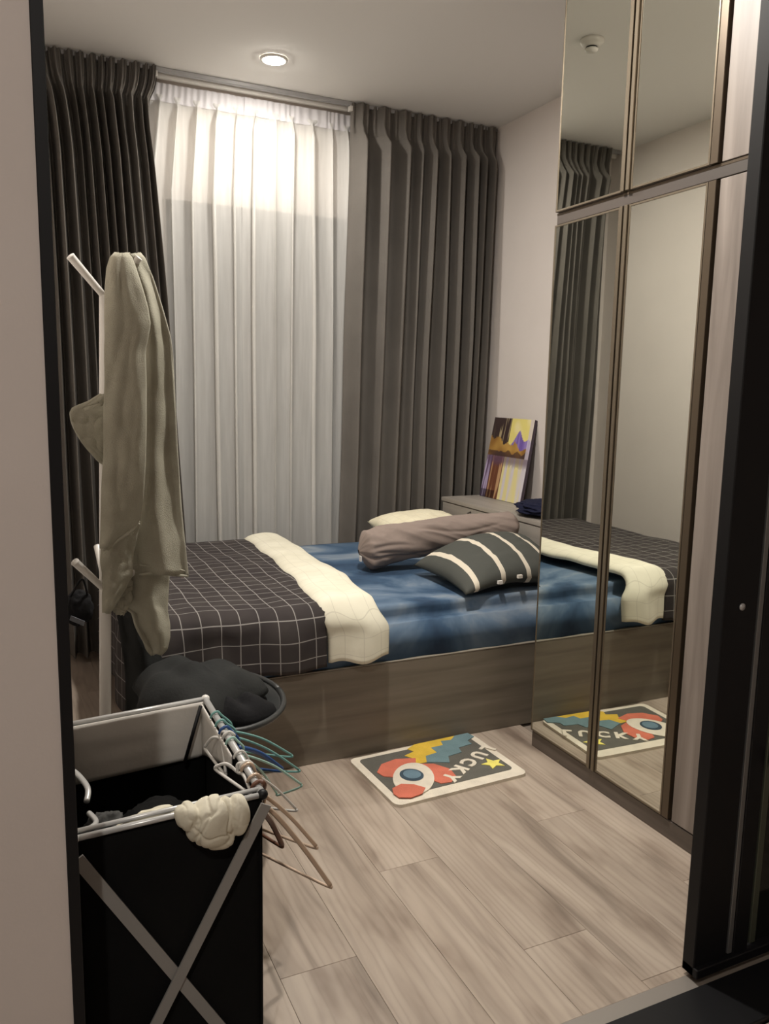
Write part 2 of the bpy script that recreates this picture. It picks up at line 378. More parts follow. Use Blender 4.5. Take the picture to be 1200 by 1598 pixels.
def curtain(name, edges, ztop, zbot, y0, nf, amp, seed, m, headm, label, cat='curtain', head=.15, group=None, flare=1.0):
    rnd = random.Random(seed)
    ws = [rnd.uniform(.55, 1.5) for _ in range(nf)]; s = sum(ws); cum = [0]
    for x in ws: cum.append(cum[-1]+x/s)
    dep = [rnd.uniform(.75, 1.13) for _ in range(nf)]
    skew = [rnd.uniform(-.5, .5) for _ in range(nf)]
    def fold(u):
        for i in range(nf):
            if u <= cum[i+1] or i == nf-1:
                return i, (u-cum[i])/(cum[i+1]-cum[i])
    def P(u, v):
        z = ztop + (zbot-ztop)*v
        l, r = tab(edges, -z)
        i, p = fold(min(u, .99999))
        p2 = p + skew[i]*.25*math.sin(math.pi*p)*sst(0, .5, v)
        wv = .5-.5*math.cos(2*math.pi*p2)
        wv = wv**1.0
        hd = sst(head*.75, head*1.35, ztop-z)
        a = amp*dep[i]*hd*(1+.14*math.sin(v*3+i)) + .30*amp*(1-hd)
        # heading: tight pinch pleats
        pin = (1-hd)*(.010*math.sin(6*math.pi*p)) if head > .1 else (1-hd)*.012*math.cos(2*math.pi*p)**3
        x = lerp(l, r, u)
        x += (r-l)*(ws[i]/s)*(.06 if head > .1 else .26)*hd*math.sin(2*math.pi*p2)*dep[i]*flare + .008*nz(u*nf*.7, v*2.2, seed)*hd
        y = y0 - a*wv - pin + .010*nz(u*nf*.4, v*3, seed+5)
        return Vector((max(XL+.006, min(XR-.006, x)), y, z))
    bm = bmesh.new(); nu = nf*22; nv = 56
    hv = head/(ztop-zbot)
    def vv(j):   # denser rows at the heading
        return j/nv
    gridmesh(bm, nu, nv, P)
    t = empty(name)
    obj('curtain_panel', bm, m, t, True)
    bm = bmesh.new()
    gridmesh(bm, nu, 4, lambda u, v: P(u, v*hv) + Vector((0, -.002, 0)))
    hdr = obj('heading_tape', bm, headm, t, True)
    tag(t, label, cat, group)
    base(t, ((edges[-1][1]+edges[-1][2])/2, y0, zbot)); return t
curtain('blackout_curtain', [(-2.81, .14, .715), (-2.74, .15, .705), (-2.67, .17, .672), (-2.55, .19, .675), (-2.4, .20, .692), (-1.77, .21, .740), (-.62, .22, .805), (-.02, .22, .83)],
        2.830, .03, 4.125, 12, .116, 11, CURT, CURT, 'dark taupe blackout curtain hanging behind the coat rack, left of the sheers')
curtain('blackout_curtain', [(-2.81, 1.700, 2.598), (-1.7, 1.675, 2.590), (-.62, 1.655, 2.570), (-.02, 1.64, 2.560)],
        2.830, .03, 4.125, 10, .116, 23, CURT, CURT, 'dark taupe blackout curtain beside the right wall, behind the pillows')
curtain('sheer_curtain', [(-2.8, .70, 1.155), (-2.3, .64, 1.135), (-.02, .62, 1.15)], 2.79, .04, 4.20, 5, .045, 5, SHEER, SHEERH,
        'white sheer curtain, the half nearer the coat rack', head=.085)
curtain('sheer_curtain', [(-2.8, 1.150, 1.76), (-2.3, 1.135, 1.77), (-.02, 1.13, 1.78)], 2.79, .04, 4.195, 6, .045, 9, SHEER, SHEERH,
        'white sheer curtain, the half touching the right blackout curtain', head=.085)

# ================================================================== WARDROBE
wd = empty('wardrobe')
XB = XW+.022
bm = bmesh.new()
box(bm, (XB, YO+.125, .062), (XR-.003, YW, ZC-.012), .001)
obj('carcass', bm, WWOOD, wd)
obj('plinth', mbox((XW+.004, YO+.125, 0), (XR-.003, YW-.002, .060), .002), PLINTH, wd)
obj('recess_channel', mbox((XW+.006, YO+.125, 1.938), (XB-.0003, YW-.001, 1.974), .001), CHAN, wd)
obj('shadow_gap', mbox((XW+.005, YO+.125, 1.968), (XB-.0003, YW-.001, 1.976), .0005), DARKT, wd)
obj('filler_strip', mbox((XW+.002, YO+.125, 2.800), (XB-.0003, YW-.001, ZC-.012), .001), WWOOD, wd)
def wdoor(y0, y1, z0, z1, mirror, side, prof):
    d = obj('door', mbox((XW+.002, y0, z0), (XB-.0005, y1, z1), .001), WWOOD, wd)
    if mirror:
        e = .007
        m = obj('mirror', mbox((XW-.002, y0+e, z0+e), (XW+.0015, y1-e, z1-e)), MIRROR, d)
        bm = bmesh.new()
        for a, b in (((y0+.0005, z0), (y0+e, z1)), ((y1-e, z0), (y1-.0005, z1)), ((y0+e, z0), (y1-e, z0+e)), ((y0+e, z1-e), (y1-e, z1))):
            box(bm, (XW-.004, a[0], a[1]), (XW+.0015, b[0], b[1]), .001)
        obj('mirror_frame', bm, BRASS, d)
    for (a, b, mm, depth) in prof:
        obj('handle_profile', mbox((XW-depth, a, z0), (XB-.001, b, z1), .001), mm, d)
for z0, z1 in ((.066, 1.934), (1.978, 2.798)):
    wdoor(2.080, YW-.002, z0, z1, True, 0, [(2.064, 2.0785, BRASS, .010)])
    wdoor(1.728, 2.040, z0, z1, True, 0, [(2.0415, 2.056, BRASS, .010), (1.700, 1.7265, DARKT, .004)])
    wdoor(YO+.128, 1.690, z0, z1, False, 0, [])
tag(wd, 'floor to ceiling wood wardrobe with tall mirrored doors and bronze edges', 'wardrobe'); base(wd, (2.2, 1.85, 0))

# ================================================================== HEADBOARD CABINET
hc = empty('headboard_cabinet'); HX = 2.222
obj('body', mbox((HX+.018, YW+.012, 0), (XR-.003, 3.955, .735), .001), CABW, hc)
obj('cabinet_top', mbox((HX-.004, YW+.010, .737), (XR-.003, 3.965, .760), .003, 2), CABW, hc)
for y0, y1 in ((3.62, 3.953), (3.285, 3.616), (2.95, 3.281), (2.615, 2.946)):
    d = obj('door', mbox((HX, y0, .05), (HX+.017, y1, .733), .002), CABW, hc)
    yh = y0+.025
    bm = bmesh.new(); tube(bm, [(HX+.001, yh, .640), (HX-.018, yh, .645), (HX-.020, yh, .665), (HX-.020, yh, .695), (HX-.018, yh, .712), (HX+.001, yh, .716)], .0045, 6)
    obj('handle', bm, mat('handle_dark', (.09,.08,.07), .4, .6), d, True)
tag(hc, 'low grey wood headboard cabinet with doors along the right wall behind the bed', 'cabinet'); base(hc, (2.41, 3.2, 0))

# ================================================================== BED
BX0, BX1, BY0, BY1 = .42, 2.215, 2.594, 3.955
bd = empty('bed_frame')
obj('side_panel', mbox((BX0, BY0, .0), (BX1-.001, BY0+.022, .345), .002), BWOOD, bd)
obj('side_panel', mbox((BX0, BY1-.022, .0), (BX1-.001, BY1, .345), .002), BWOOD, bd)
obj('foot_panel', mbox((BX0, BY0+.023, .0), (BX0+.022, BY1-.023, .345), .002), BWOOD, bd)
obj('slat_base', mbox((BX0+.024, BY0+.024, .24), (BX1-.001, BY1-.024, .262), .002), BWOOD, bd)
obj('edge_strip', mbox((BX0, BY0-.001, .3455), (BX1-.001, BY0+.022, .350), .001), mat('pale_edge', (.30,.27,.22), .4), bd)
tag(bd, 'grey-brown wood bed base with a plain side panel down to the floor', 'bed'); base(bd, (1.3, 3.28, 0))

# mattress under a blue tie-dyed sheet
def bluesheet():
    m = mat('blue_tie_dye_sheet', (.1,.2,.4), .8, spec=.2)
    n = N(m, 'ShaderNodeTexNoise'); n.inputs['Scale'].default_value = 2.6; n.inputs['Detail'].default_value = 5; n.inputs['Distortion'].default_value = .7
    L(m, coords(m, (1, 1.3, 1)), n.inputs[0])
    L(m, ramp(m, n.outputs[0], [(.30, (.022,.042,.080)), (.44, (.048,.090,.155)), (.56, (.12,.175,.25)), (.70, (.29,.33,.36))]), bsdf(m).inputs['Base Color'])
    b = N(m, 'ShaderNodeBump'); b.inputs['Strength'].default_value = .3; b.inputs['Distance'].default_value = .01
    n2 = N(m, 'ShaderNodeTexNoise'); n2.inputs['Scale'].default_value = 12; L(m, coords(m), n2.inputs[0])
    L(m, n2.outputs[0], b.inputs['Height']); L(m, b.outputs[0], bsdf(m).inputs['Normal']); return m
BLUE = bluesheet()
MT = .545
bm = mbox((BX0+.02, BY0+.008, .3515), (BX1-.006, BY1-.010, MT))
bmesh.ops.bevel(bm, geom=[e for e in bm.edges if min(v.co.z for v in e.verts) > .5 or abs(e.verts[0].co.z-e.verts[1].co.z) > .1], offset=.055, segments=6, affect='EDGES')
bmesh.ops.subdivide_edges(bm, edges=[e for e in bm.edges if e.calc_length() > .3], cuts=30, use_grid_fill=True)
for v in bm.verts:
    if v.co.z > .5: v.co.z += .004*nz(v.co.x*4, v.co.y*4)
    if .36 < v.co.z < .53 or v.co.z <= .36: v.co.y -= .004*math.sin(v.co.x*26)*(1 if v.co.y < 3 else 0)
o = obj('mattress', bm, BLUE, None, True); tag(o, 'thick mattress in a blue and grey tie-dyed fitted sheet', 'mattress')

# duvet: dark check, its cream check underside turned back
ZT, XF0, YN, YF = .578, .385, 2.575, 3.970     # top height, foot edge, near edge, far edge
FOLD = [(2.50, .965), (2.55, .955), (2.72, .965), (2.91, .995), (3.27, 1.030), (3.60, 1.040), (3.91, 1.060), (4.1, 1.07)]
FOLD2 = [(2.50, 1.195), (2.56, 1.185), (2.72, 1.203), (2.98, 1.235), (3.30, 1.243), (3.60, 1.250), (4.1, 1.262)]
def drape(a, r, edge, sign, over):
    """arc length a measured from the edge: negative hangs down, positive lies on top; returns horizontal, drop"""
    if a > r: return edge+sign*(a-r+r), 0
    q = r*math.pi/2
    if a > r-q:
        th = (r-a)/q*math.pi/2
        return edge+sign*(r-r*math.sin(th)), r-r*math.cos(th)
    return edge-sign*over*min(1,(r-q-a)/.15), r+(r-q-a)
def duvet_pt(a, b, extra=0.0):
    r = .055
    x, dx = drape(a, r, XF0, 1, .015); y, dy = drape(b, r, YN, 1, .012)
    z = ZT - max(dx, dy) - .25*min(dx, dy)
    k = sst(0, .06, dy)
    if dy > 0: y += (-.012*math.sin(a*19+1.5*nz(a*3))*k - .008*nz(a*12, dy*5)*k) * min(1, dy/.08)
    if dx > 0: x += -.014*math.sin(b*13+.6)*min(1, dx/.1) - .02*max(0, dx-.1)
    if dy > 0 and dx > .02: y -= .012*min(1, dx/.1); x -= .010
    z += .010*nz(a*3.2, b*2.8) + .005*nz(a*9, b*8, 3) + .004*math.sin(a*40+b*6)*.25
    zz = z
    if dx > 0 or dy > 0: zz = z
    return Vector((x, y, zz+extra))
AF = -.42; BN = -.175
bm = bmesh.new()
def f(u, v):
    b = lerp(BN, YF-YN, v); y = YN+max(b, 0)
    amax = tab(FOLD, y)[0] - XF0 + .03
    a = lerp(AF, amax, u)
    p = duvet_pt(a, b)
    if b > YF-YN-.05: p.z -= .02*(b-(YF-YN-.05))/.05
    return p
def fuv(u, v):
    b = lerp(BN, YF-YN, v); y = YN+max(b, 0); amax = tab(FOLD, y)[0]-XF0+.03
    return (lerp(AF, amax, u)+.035, b+.002)
gridmesh(bm, 90, 110, f, fuv)
dv = empty('duvet')
o = obj('duvet_top', bm, DUVM, dv, True); solidify(o, .018, 1)
# cuff
bm = bmesh.new()
def g(u, v):
    b = lerp(BN+.012+.010*math.sin(u*9), YF-YN-.004, v); y = YN+max(b, 0)
    x0 = tab(FOLD, y)[0]+.006*math.sin(b*17)+.004*nz(b*14); x1 = tab(FOLD2, y)[0]+.006*math.sin(b*11+2)
    t = -1+2*u
    hgt = .036*(1-abs(t)**3.0)**.5+.004
    x, y2 = lerp(x0, x1, u), None
    p = duvet_pt(x-XF0, b)
    _, dy = drape(b, .055, YN, 1, .012)
    nrm = sst(.0, .05, dy)
    hz = hgt + .005*nz(x*16, b*9)*(1-abs(t))
    p.x = x + .042*sst(0, .09, dy)
    p.z += hz*(1-nrm) ; p.y -= hz*nrm
    if b > YF-YN-.05: p.z -= .02*(b-(YF-YN-.05))/.05
    return p
gridmesh(bm, 26, 120, g, lambda u, v: (u*.235+.012, lerp(BN, YF-YN, v)+.02))
o = obj('turned_back_edge', bm, CREAMG, dv, True); solidify(o, .006, -1)
o['label'] = 'cream checked underside of the duvet turned back as a band'
bm = bmesh.new()   # end of the folded bulk, closing the cuff at the front hem
tag(dv, 'dark charcoal checked duvet spread over the foot half of the bed', 'duvet'); base(dv, (.9, 3.2, .35))

# ------------------------------------------------------------------ pillows
def pillow_bm(hw, hd, T, fr, bend=None, seed=0, uvs=1.0, nu=44, nv=34):
    """fr: Matrix frame (x = long side, y = short side, z = thickness)"""
    bm = bmesh.new(); ul = bm.loops.layers.uv.verify()
    def pt(u, v, s):
        x, y = -1+2*u, -1+2*v
        h = ((1-abs(x)**2.6)*(1-abs(y)**2.6))
        h = max(0, h)**.48
        pinx = 1-.07*(1-abs(x))*0 - .06*(1-x*x)*abs(y)**4 ; 
        px = x*hw*(1-.05*(1-y*y)); py = y*hd*(1-.07*(1-x*x))
        z = s*T*h*(1+.10*nz(x*2+seed, y*2, s)) + .006*nz(x*6+seed, y*6, s*3)*h
        p = Vector((px, py, z))
        if bend: p = bend(p, x, y)
        return fr @ p
    top = gridmesh(bm, nu, nv, lambda u, v: pt(u, v, 1), lambda u, v: ((u-.5)*2*hw, (v-.5)*2*hd))
    gridmesh(bm, nu, nv, lambda u, v: pt(1-u, v, -1), lambda u, v: ((.5-u)*2*hw, (v-.5)*2*hd))
    bmesh.ops.remove_doubles(bm, verts=bm.verts, dist=.0008)
    bmesh.ops.recalc_face_normals(bm, faces=bm.faces)
    return bm
def frame(o, x, y):
    x = Vector(x).normalized(); y = Vector(y); y = (y-x*y.dot(x)).normalized(); z = x.cross(y)
    m = Matrix((x, y, z)).transposed().to_4x4(); m.translation = Vector(o); return m
t = pillow_bm(.225, .255, .078, frame((1.955, 3.665, .640), (1, -.05, .04), (.05, 1, .06)), seed=3)
o = obj('pillow', t, gridmat('cream_check_pillowcase', (.80,.74,.55), (.84,.79,.60), (.35,.30,.20), .05, .0025, .25), None, True)
tag(o, 'cream checked pillow lying behind the brown bolster', 'pillow')
# striped pillow
def stripemat():
    m = mat('grey_striped_pillowcase', (.05,.05,.05), .9, spec=.1)
    uv = N(m, 'ShaderNodeUVMap'); sp = N(m, 'ShaderNodeSeparateXYZ'); L(m, uv.outputs[0], sp.inputs[0])
    a = N(m, 'ShaderNodeMath', operation='ADD'); a.inputs[1].default_value = .50; L(m, sp.outputs[0], a.inputs[0])
    d = N(m, 'ShaderNodeMath', operation='DIVIDE'); d.inputs[1].default_value = .128; L(m, a.outputs[0], d.inputs[0])
    fr = N(m, 'ShaderNodeMath', operation='FRACT'); L(m, d.outputs[0], fr.inputs[0])
    r = N(m, 'ShaderNodeValToRGB'); r.color_ramp.interpolation = 'CONSTANT'; e = r.color_ramp.elements
    e[0].position = 0; e[0].color = (.66,.60,.49,1); e[1].position = .17; e[1].color = (.080,.083,.074,1)
    L(m, fr.outputs[0], r.inputs[0]); L(m, r.outputs[0], bsdf(m).inputs['Base Color'])
    n = N(m, 'ShaderNodeTexNoise'); n.inputs['Scale'].default_value = 200; b = N(m, 'ShaderNodeBump'); b.inputs['Strength'].default_value = .3; b.inputs['Distance'].default_value = .002
    L(m, coords(m), n.inputs[0]); L(m, n.outputs[0], b.inputs['Height']); L(m, b.outputs[0], bsdf(m).inputs['Normal']); return m
def bend2(p, x, y):
    p.z -= .055*(x*x) + .020*y*y - .030*x*y; return p
sp_ = pillow_bm(.290, .220, .066, frame((1.880, 2.850, .664), (1, .02, .05), (-.02, 1, .20)), bend2, 9)
spo = empty('striped_pillow')
obj('pillowcase', sp_, stripemat(), spo, True)
for px, py, c in ((781, 909, (.75,.73,.68)), (812, 900, (.70,.66,.58))):
    q = at(px, py, 2.640); bm = mbox((q.x-.011, q.y-.002, q.z-.007), (q.x+.011, q.y+.010, q.z+.007), .001); obj('care_tag', bm, mat('tag', c, .7), spo)
tag(spo, 'dark grey pillow with cream stripes at the front edge of the bed', 'pillow'); base(spo, (1.87, 2.85, .55))
# bolster
A0, A1 = Vector((1.400, 3.245, .634)), Vector((2.190, 3.150, .735))
bm = bmesh.new()
def bol(u, v):
    ax = (A1-A0).normalized(); s = Vector((0,1,0)); s = (s-ax*s.dot(ax)).normalized(); n = ax.cross(s)
    if n.z < 0: n = -n
    e = min(u, 1-u)
    R = .093*(sst(-.005, .06, e)**.55) if e < .06 else .093
    R *= (1.0 - .30*u); R = max(R, .002)
    th = 2*math.pi*v
    R *= 1 + .07*nz(u*6, math.cos(th)*1.5, math.sin(th)*1.5) + .085*(1-2*abs(nz(u*11+2.2*math.sin(th), math.cos(th)*2.0, 3.3)))*(.35+.65*(1-u)) - .04
    for tc, sl, u0, u1, dp in ((3.6, 1.1, -.05, .42, .10), (4.3, .5, .05, .62, .09), (2.9, 1.6, 0, .35, .09), (3.9, -.7, .25, .8, .08), (4.9, .25, .0, .7, .08), (2.3, .6, .3, .9, .07), (3.2, 2.2, .02, .3, .09)):
        for sg in (0, 2*math.pi, -2*math.pi):
            R *= 1 - dp*math.exp(-((th+sg-(tc+sl*u+.25*math.sin(u*9+tc)))/.10)**2)*sst(u0, u0+.1, u)*sst(u1, u1-.15, u)
    R *= 1 + .05*math.sin(7*th+u*5)*sst(.12, 0, e)
    p = A0 + (A1-A0)*u + R*(math.cos(th)*s + math.sin(th)*n*1.0)
    p.z += .012*math.sin(u*math.pi*1.1)
    return Vector(p)
gridmesh(bm, 140, 120, bol)
bmesh.ops.remove_doubles(bm, verts=bm.verts, dist=.0003); bmesh.ops.recalc_face_normals(bm, faces=bm.faces)
bo = empty('bolster'); obj('bolster_cover', bm, BOLST, bo, True)
obj('care_tag', mbox((1.385, 3.185, .60), (1.391, 3.205, .625), .001), WHITEP, bo)
tag(bo, 'long mauve-brown bolster lying across the bed', 'bolster'); base(bo, (1.8, 3.24, .56))

# ================================================================== PAINTING leaning on the wall
PB_L, PB_R = Vector((2.455, 3.935, .762)), Vector((2.455, 3.530, .762))
PT_L, PT_R = Vector((2.590, 4.010, 1.208)), Vector((2.590, 3.615, 1.208))
def paint_col(u, v):
    """generic loose abstract: yellow sky, violet hill, umber trees and their streaked reflection"""
    n = nz(u*5, v*5, 1); st = nz(u*26, v*2.2, 4); st2 = nz(u*14, v*1.4, 9)
    if v > .52:
        col = Vector((.78,.68,.22)) + Vector((.1,.1,.25))*max(0, n)
        hill = .62+.24*math.exp(-(abs(u-.70)/.13)**1.5)+.12*math.exp(-((u-.95)/.10)**2)
        if u > .48 and v < hill: col = Vector((.10,.05,.30)).lerp(Vector((.38,.28,.62)), max(0, min(1, .5+st)))
        if u < .46 and v > .66: col = Vector((.05,.032,.03)).lerp(Vector((.42,.34,.20)), sst(.18, .4, st))
        top = .76-.14*u+.10*nz(u*7, 2)+.03*nz(u*30, 5)
        if v < top and u < .97: col = Vector((.28,.14,.035)).lerp(Vector((.50,.30,.08)), max(0, min(1, .5+n*1.4)))
        if v < .585+.05*nz(u*9, 7): col = Vector((.07,.04,.035)).lerp(Vector((.20,.10,.03)), max(0, min(1, .4+n)))
        if u > .92: col = col.lerp(Vector((.62,.56,.66)), .7)
    else:
        base = Vector((.72,.64,.30)) if .42 < u < .95 else Vector((.40,.32,.42))
        col = base.lerp(Vector((.62,.58,.62)), sst(-.1, .35, st2))
        if .14 < u < .44: col = Vector((.15,.055,.03)).lerp(Vector((.50,.30,.16)), sst(.05, .35, st))
        if u < .14: col = Vector((.10,.06,.12)).lerp(Vector((.48,.40,.58)), sst(-.2, .3, st))
        if v > .40+.10*st: col = col.lerp(Vector((.12,.07,.12)), .75*sst(.36, .48, v))
        if v < .1 and u < .35: col = col*.35
    return (max(0,col.x), max(0,col.y), max(0,col.z), 1)
pm = mat('painted_canvas', (.5,.5,.5), .45)
at_ = N(pm, 'ShaderNodeAttribute'); at_.attribute_name = 'Paint'; L(pm, at_.outputs[0], bsdf(pm).inputs['Base Color'])
pa = empty('canvas_painting')
bm = bmesh.new(); nrm = (PT_L-PB_L).cross(PB_R-PB_L).normalized()
if nrm.x > 0: nrm = -nrm
def pp(u, v): return PB_L.lerp(PB_R, u).lerp(PT_L.lerp(PT_R, u), v)
gridmesh(bm, 90, 110, lambda u, v: pp(u, v)+nrm*.0008)
cl = bm.loops.layers.float_color.new('Paint')
for fc in bm.faces:
    for lp in fc.loops:
        q = lp.vert.co - PB_L
        v = q.z/(PT_L.z-PB_L.z); a = PB_L.lerp(PT_L, v); bb = PB_R.lerp(PT_R, v); u = (lp.vert.co-a).dot(bb-a)/(bb-a).length_squared
        lp[cl] = paint_col(u, v)
obj('painted_face', bm, pm, pa)
bm = bmesh.new()
fs = [bm.verts.new(p + k*nrm*-.018) for k in (0, 1) for p in (PB_L, PB_R, PT_R, PT_L)]
for q in ((0,1,2,3),(7,6,5,4),(0,4,5,1),(1,5,6,2),(2,6,7,3),(3,7,4,0)): bm.faces.new([fs[i] for i in q])
bmesh.ops.recalc_face_normals(bm, faces=bm.faces)
obj('canvas_edge', bm, mat('dark_canvas_edge', (.05,.035,.05), .6), pa)
tag(pa, 'abstract yellow and purple canvas painting leaning on the wall above the cabinet', 'painting'); base(pa, (2.46, 3.73, .762))

# ------------------------------------------------------------------ crumpled cloth helper
def crumple(name, c, size, m, seed, sub=5, amp=.28, freq=2.6, flat=None, parent=None, rot=0, fold=0):
    bm = bmesh.new(); bmesh.ops.create_icosphere(bm, subdivisions=sub, radius=1)
    cr, sr = math.cos(rot), math.sin(rot)
    for v in bm.verts:
        p = v.co.copy(); s = Vector((seed*3.1, seed*1.7, seed))
        n1 = noise.noise(p*freq*.5+s); n2 = 1-abs(noise.noise(p*freq+s))*2.2; n3 = 1-abs(noise.noise(p*freq*2.3+s*2))*2
        if fold:
            q = math.sin(fold*(p.x*.8+p.z*.6+.5*p.y)+3.2*noise.noise(p*1.3+s)); q2 = math.sin(fold*.8*(p.y*.9-p.z*.7)+2.5*noise.noise(p*1.1-s))
            p *= 1 + amp*(.8*n1 + .42*(1-abs(q)**1.5) + .3*(1-abs(q2)**1.5) + .06*n3 - .2)
        else: p *= 1 + amp*(.9*n1 + .55*n2 + .22*n3 - .35)
        p = Vector((p.x*size[0], p.y*size[1], p.z*size[2]))
        p = Vector((p.x*cr-p.y*sr, p.x*sr+p.y*cr, p.z)) + Vector(c)
        if flat is not None and p.z < flat: p.z = flat + (p.z-flat)*.04
        v.co = p
    return obj(name, bm, m, parent, True)
o = crumple('folded_garment', (2.40, 3.17, .795), (.155, .20, .036), NAVY, 4, flat=.763, amp=.30)
tag(o, 'dark navy folded garment on the headboard cabinet beside the painting', 'garment')

# ================================================================== RUG
rg = empty('rug')
RA = math.radians(2.6); RC = Vector((1.350, 2.385, 0)); RW, RD = .535, .372
def rp(u, v, z=0):   # u along the length from the left, v from the near edge
    x, y = (u-.5)*RW, (v-.5)*RD
    return Vector((RC.x+x*math.cos(RA)-y*math.sin(RA), RC.y+x*math.sin(RA)+y*math.cos(RA), z))
def roundrect(u0, v0, u1, v1, r, n=6):
    ru, rv = r/RW, r/RD; out = []
    for cu, cv, a0 in ((u1-ru, v1-rv, 0), (u0+ru, v1-rv, 90), (u0+ru, v0+rv, 180), (u1-ru, v0+rv, 270)):
        for k in range(n+1):
            a = math.radians(a0+90*k/n); out.append((cu+ru*math.cos(a), cv+rv*math.sin(a)))
    return out
def slab(pts, z0, z1, name, m, parent=rg):
    bm = bmesh.new(); lo = [bm.verts.new(rp(u, v, z0)) for u, v in pts]; hi = [bm.verts.new(rp(u, v, z1)) for u, v in pts]
    n = len(pts); bm.faces.new(hi); bm.faces.new(lo[::-1])
    for i in range(n): bm.faces.new((lo[i], lo[(i+1)%n], hi[(i+1)%n], hi[i]))
    bmesh.ops.recalc_face_normals(bm, faces=bm.faces); return obj(name, bm, m, parent)
def ell(cu, cv, ru, rv, n=28, a0=0, a1=360, rot=0):
    out = []
    for k in range(n + (0 if a1-a0 >= 360 else 1)):
        a = math.radians(a0+(a1-a0)*k/n); x = ru*RW*math.cos(a); y = rv*RD*math.sin(a); r = math.radians(rot)
        x, y = x*math.cos(r)-y*math.sin(r), x*math.sin(r)+y*math.cos(r)
        out.append((cu+x/RW, cv+y/RD))
    return out
def tuft(name, c): return fabric(name, c, tuple(min(1, x*1.18) for x in c), 260, .5, big=20)
RWHITE = tuft('rug_cream', (.66,.60,.50)); RGREY = tuft('rug_grey', (.115,.110,.095)); RRED = tuft('rug_coral', (.56,.16,.105))
RBLUE = tuft('rug_blue_grey', (.13,.20,.25)); RYEL = tuft('rug_yellow', (.64,.43,.06)); RTEAL = tuft('rug_teal_grey', (.15,.23,.25)); RPALE = tuft('rug_pale_yellow', (.72,.64,.16))
slab(roundrect(0, 0, 1, 1, .028), .0, .011, 'rug_border', RWHITE)
slab(roundrect(.055, .13, .945, .935, .018), .011, .0125, 'rug_field', RGREY)
# flames
slab([(.30,.62),(.33,.70),(.40,.74),(.37,.82),(.46,.86),(.44,.94),(.52,1.0),(.86,1.0),(.80,.93),(.72,.95),(.70,.86),(.60,.86),(.60,.74),(.50,.72),(.48,.60)], .0122, .0142, 'yellow_flame', RYEL)
slab([(.46,.60),(.50,.72),(.60,.74),(.60,.86),(.70,.86),(.72,.95),(.80,.93),(.86,1.0),(.975,1.0),(.985,.90),(.90,.84),(.90,.76),(.78,.74),(.76,.64),(.64,.62),(.60,.50)], .0124, .0146, 'teal_flame', RTEAL)
# rocket pointing to the near left corner
slab([(.085,.62),(.165,.75),(.29,.79),(.42,.72),(.36,.56),(.15,.47),(.10,.52)], .0124, .015, 'rocket_fin', RRED)
slab([(.40,.60),(.49,.54),(.55,.38),(.53,.22),(.46,.15),(.39,.17),(.34,.32)], .0124, .015, 'rocket_fin', RRED)
slab(ell(.265, .37, .135, .31, 36, rot=-32), .0126, .0158, 'rocket_body', RWHITE)
slab(ell(.272, .425, .078, .122, 28), .0156, .0172, 'rocket_window_ring', tuft('rug_dark_blue', (.05,.075,.10)))
slab(ell(.277, .43, .058, .090, 28), .0170, .0184, 'rocket_window', RBLUE)
slab([(.055,.10),(.12,.05),(.21,.07),(.265,.15),(.22,.25),(.15,.31),(.07,.27),(.045,.18)], .0156, .0178, 'rocket_nose', RRED)
# star
slab([( .86+(.085 if k%2==0 else .04)*math.cos(math.radians(36*k+20)), .30+(.115 if k%2==0 else .052)*math.sin(math.radians(36*k+20))) for k in range(10)], .0124, .0148, 'star', RPALE)
# LUCKY, turned to be read from the bed
for ch, lx, ly, s in (('L', 1.592, 2.432, .075), ('U', 1.530, 2.398, .075), ('C', 1.467, 2.364, .075), ('K', 1.408, 2.328, .075), ('Y', 1.350, 2.288, .075)):
    cu = bpy.data.curves.new('t', 'FONT'); cu.body = ch; cu.size = s; cu.extrude = .0014; cu.offset = .0036; cu.align_x = 'CENTER'; cu.align_y = 'CENTER'
    cu.resolution_u = 3
    to = bpy.data.objects.new('t', cu); C.objects.link(to)
    dg = bpy.context.evaluated_depsgraph_get(); me = bpy.data.meshes.new_from_object(to.evaluated_get(dg)); bpy.data.objects.remove(to)
    p = Vector((lx, ly, 0)); an = math.radians(180+32)
    me.transform(Matrix.Translation((p.x, p.y, .0140)) @ Matrix.Rotation(an, 4, 'Z'))
    me.materials.clear(); me.materials.append(RWHITE)
    lo = bpy.data.objects.new('letter', me); C.objects.link(lo); lo.parent = rg
tag(rg, 'small rocket rug with a white border and the word LUCKY beside the bed', 'rug'); base(rg, (RC.x, RC.y, 0))

# ================================================================== COAT RACK
cr = empty('coat_rack')
RX0, RX1, RY = .192, .226, 2.10
def rackp(z): return Vector((RX0+(RX1-RX0)*(z-.42)/1.05, RY, z))
bm = bmesh.new(); tube(bm, [rackp(z) for z in (.02, .5, 1.0, 1.565)], .0145, 16); obj('pole', bm, WHITEP, cr, True)
bm = bmesh.new(); lathe(bm, [(.0001, 0), (.13, 0), (.135, .008), (.13, .018), (.03, .024), (.02, .04), (.0001, .04)], RX0-.012+.01, RY, 40); obj('foot_plate', bm, WHITEP, cr, True)
def hook(p0, p1, r=.0095):
    bm = bmesh.new(); p0 = Vector(p0); p1 = Vector(p1); mid = (p0+p1)/2
    tube(bm, spline([p0, p0.lerp(p1,.5), p0.lerp(p1,.96), p1], 5), r, 12, rf=lambda t: .85+.3*t if t < .97 else .7); obj('hook', bm, WHITEP, cr, True)
hook(rackp(1.560), at(110, 400, 2.06)); hook(rackp(1.560), at(216, 402, 2.06)); hook(rackp(1.555), at(186, 412, 2.19))
hook(rackp(.835), at(117, 877, 2.05)); hook(rackp(.850), at(152, 853, 2.20), .0085); hook(rackp(.835), at(232, 878, 2.13))
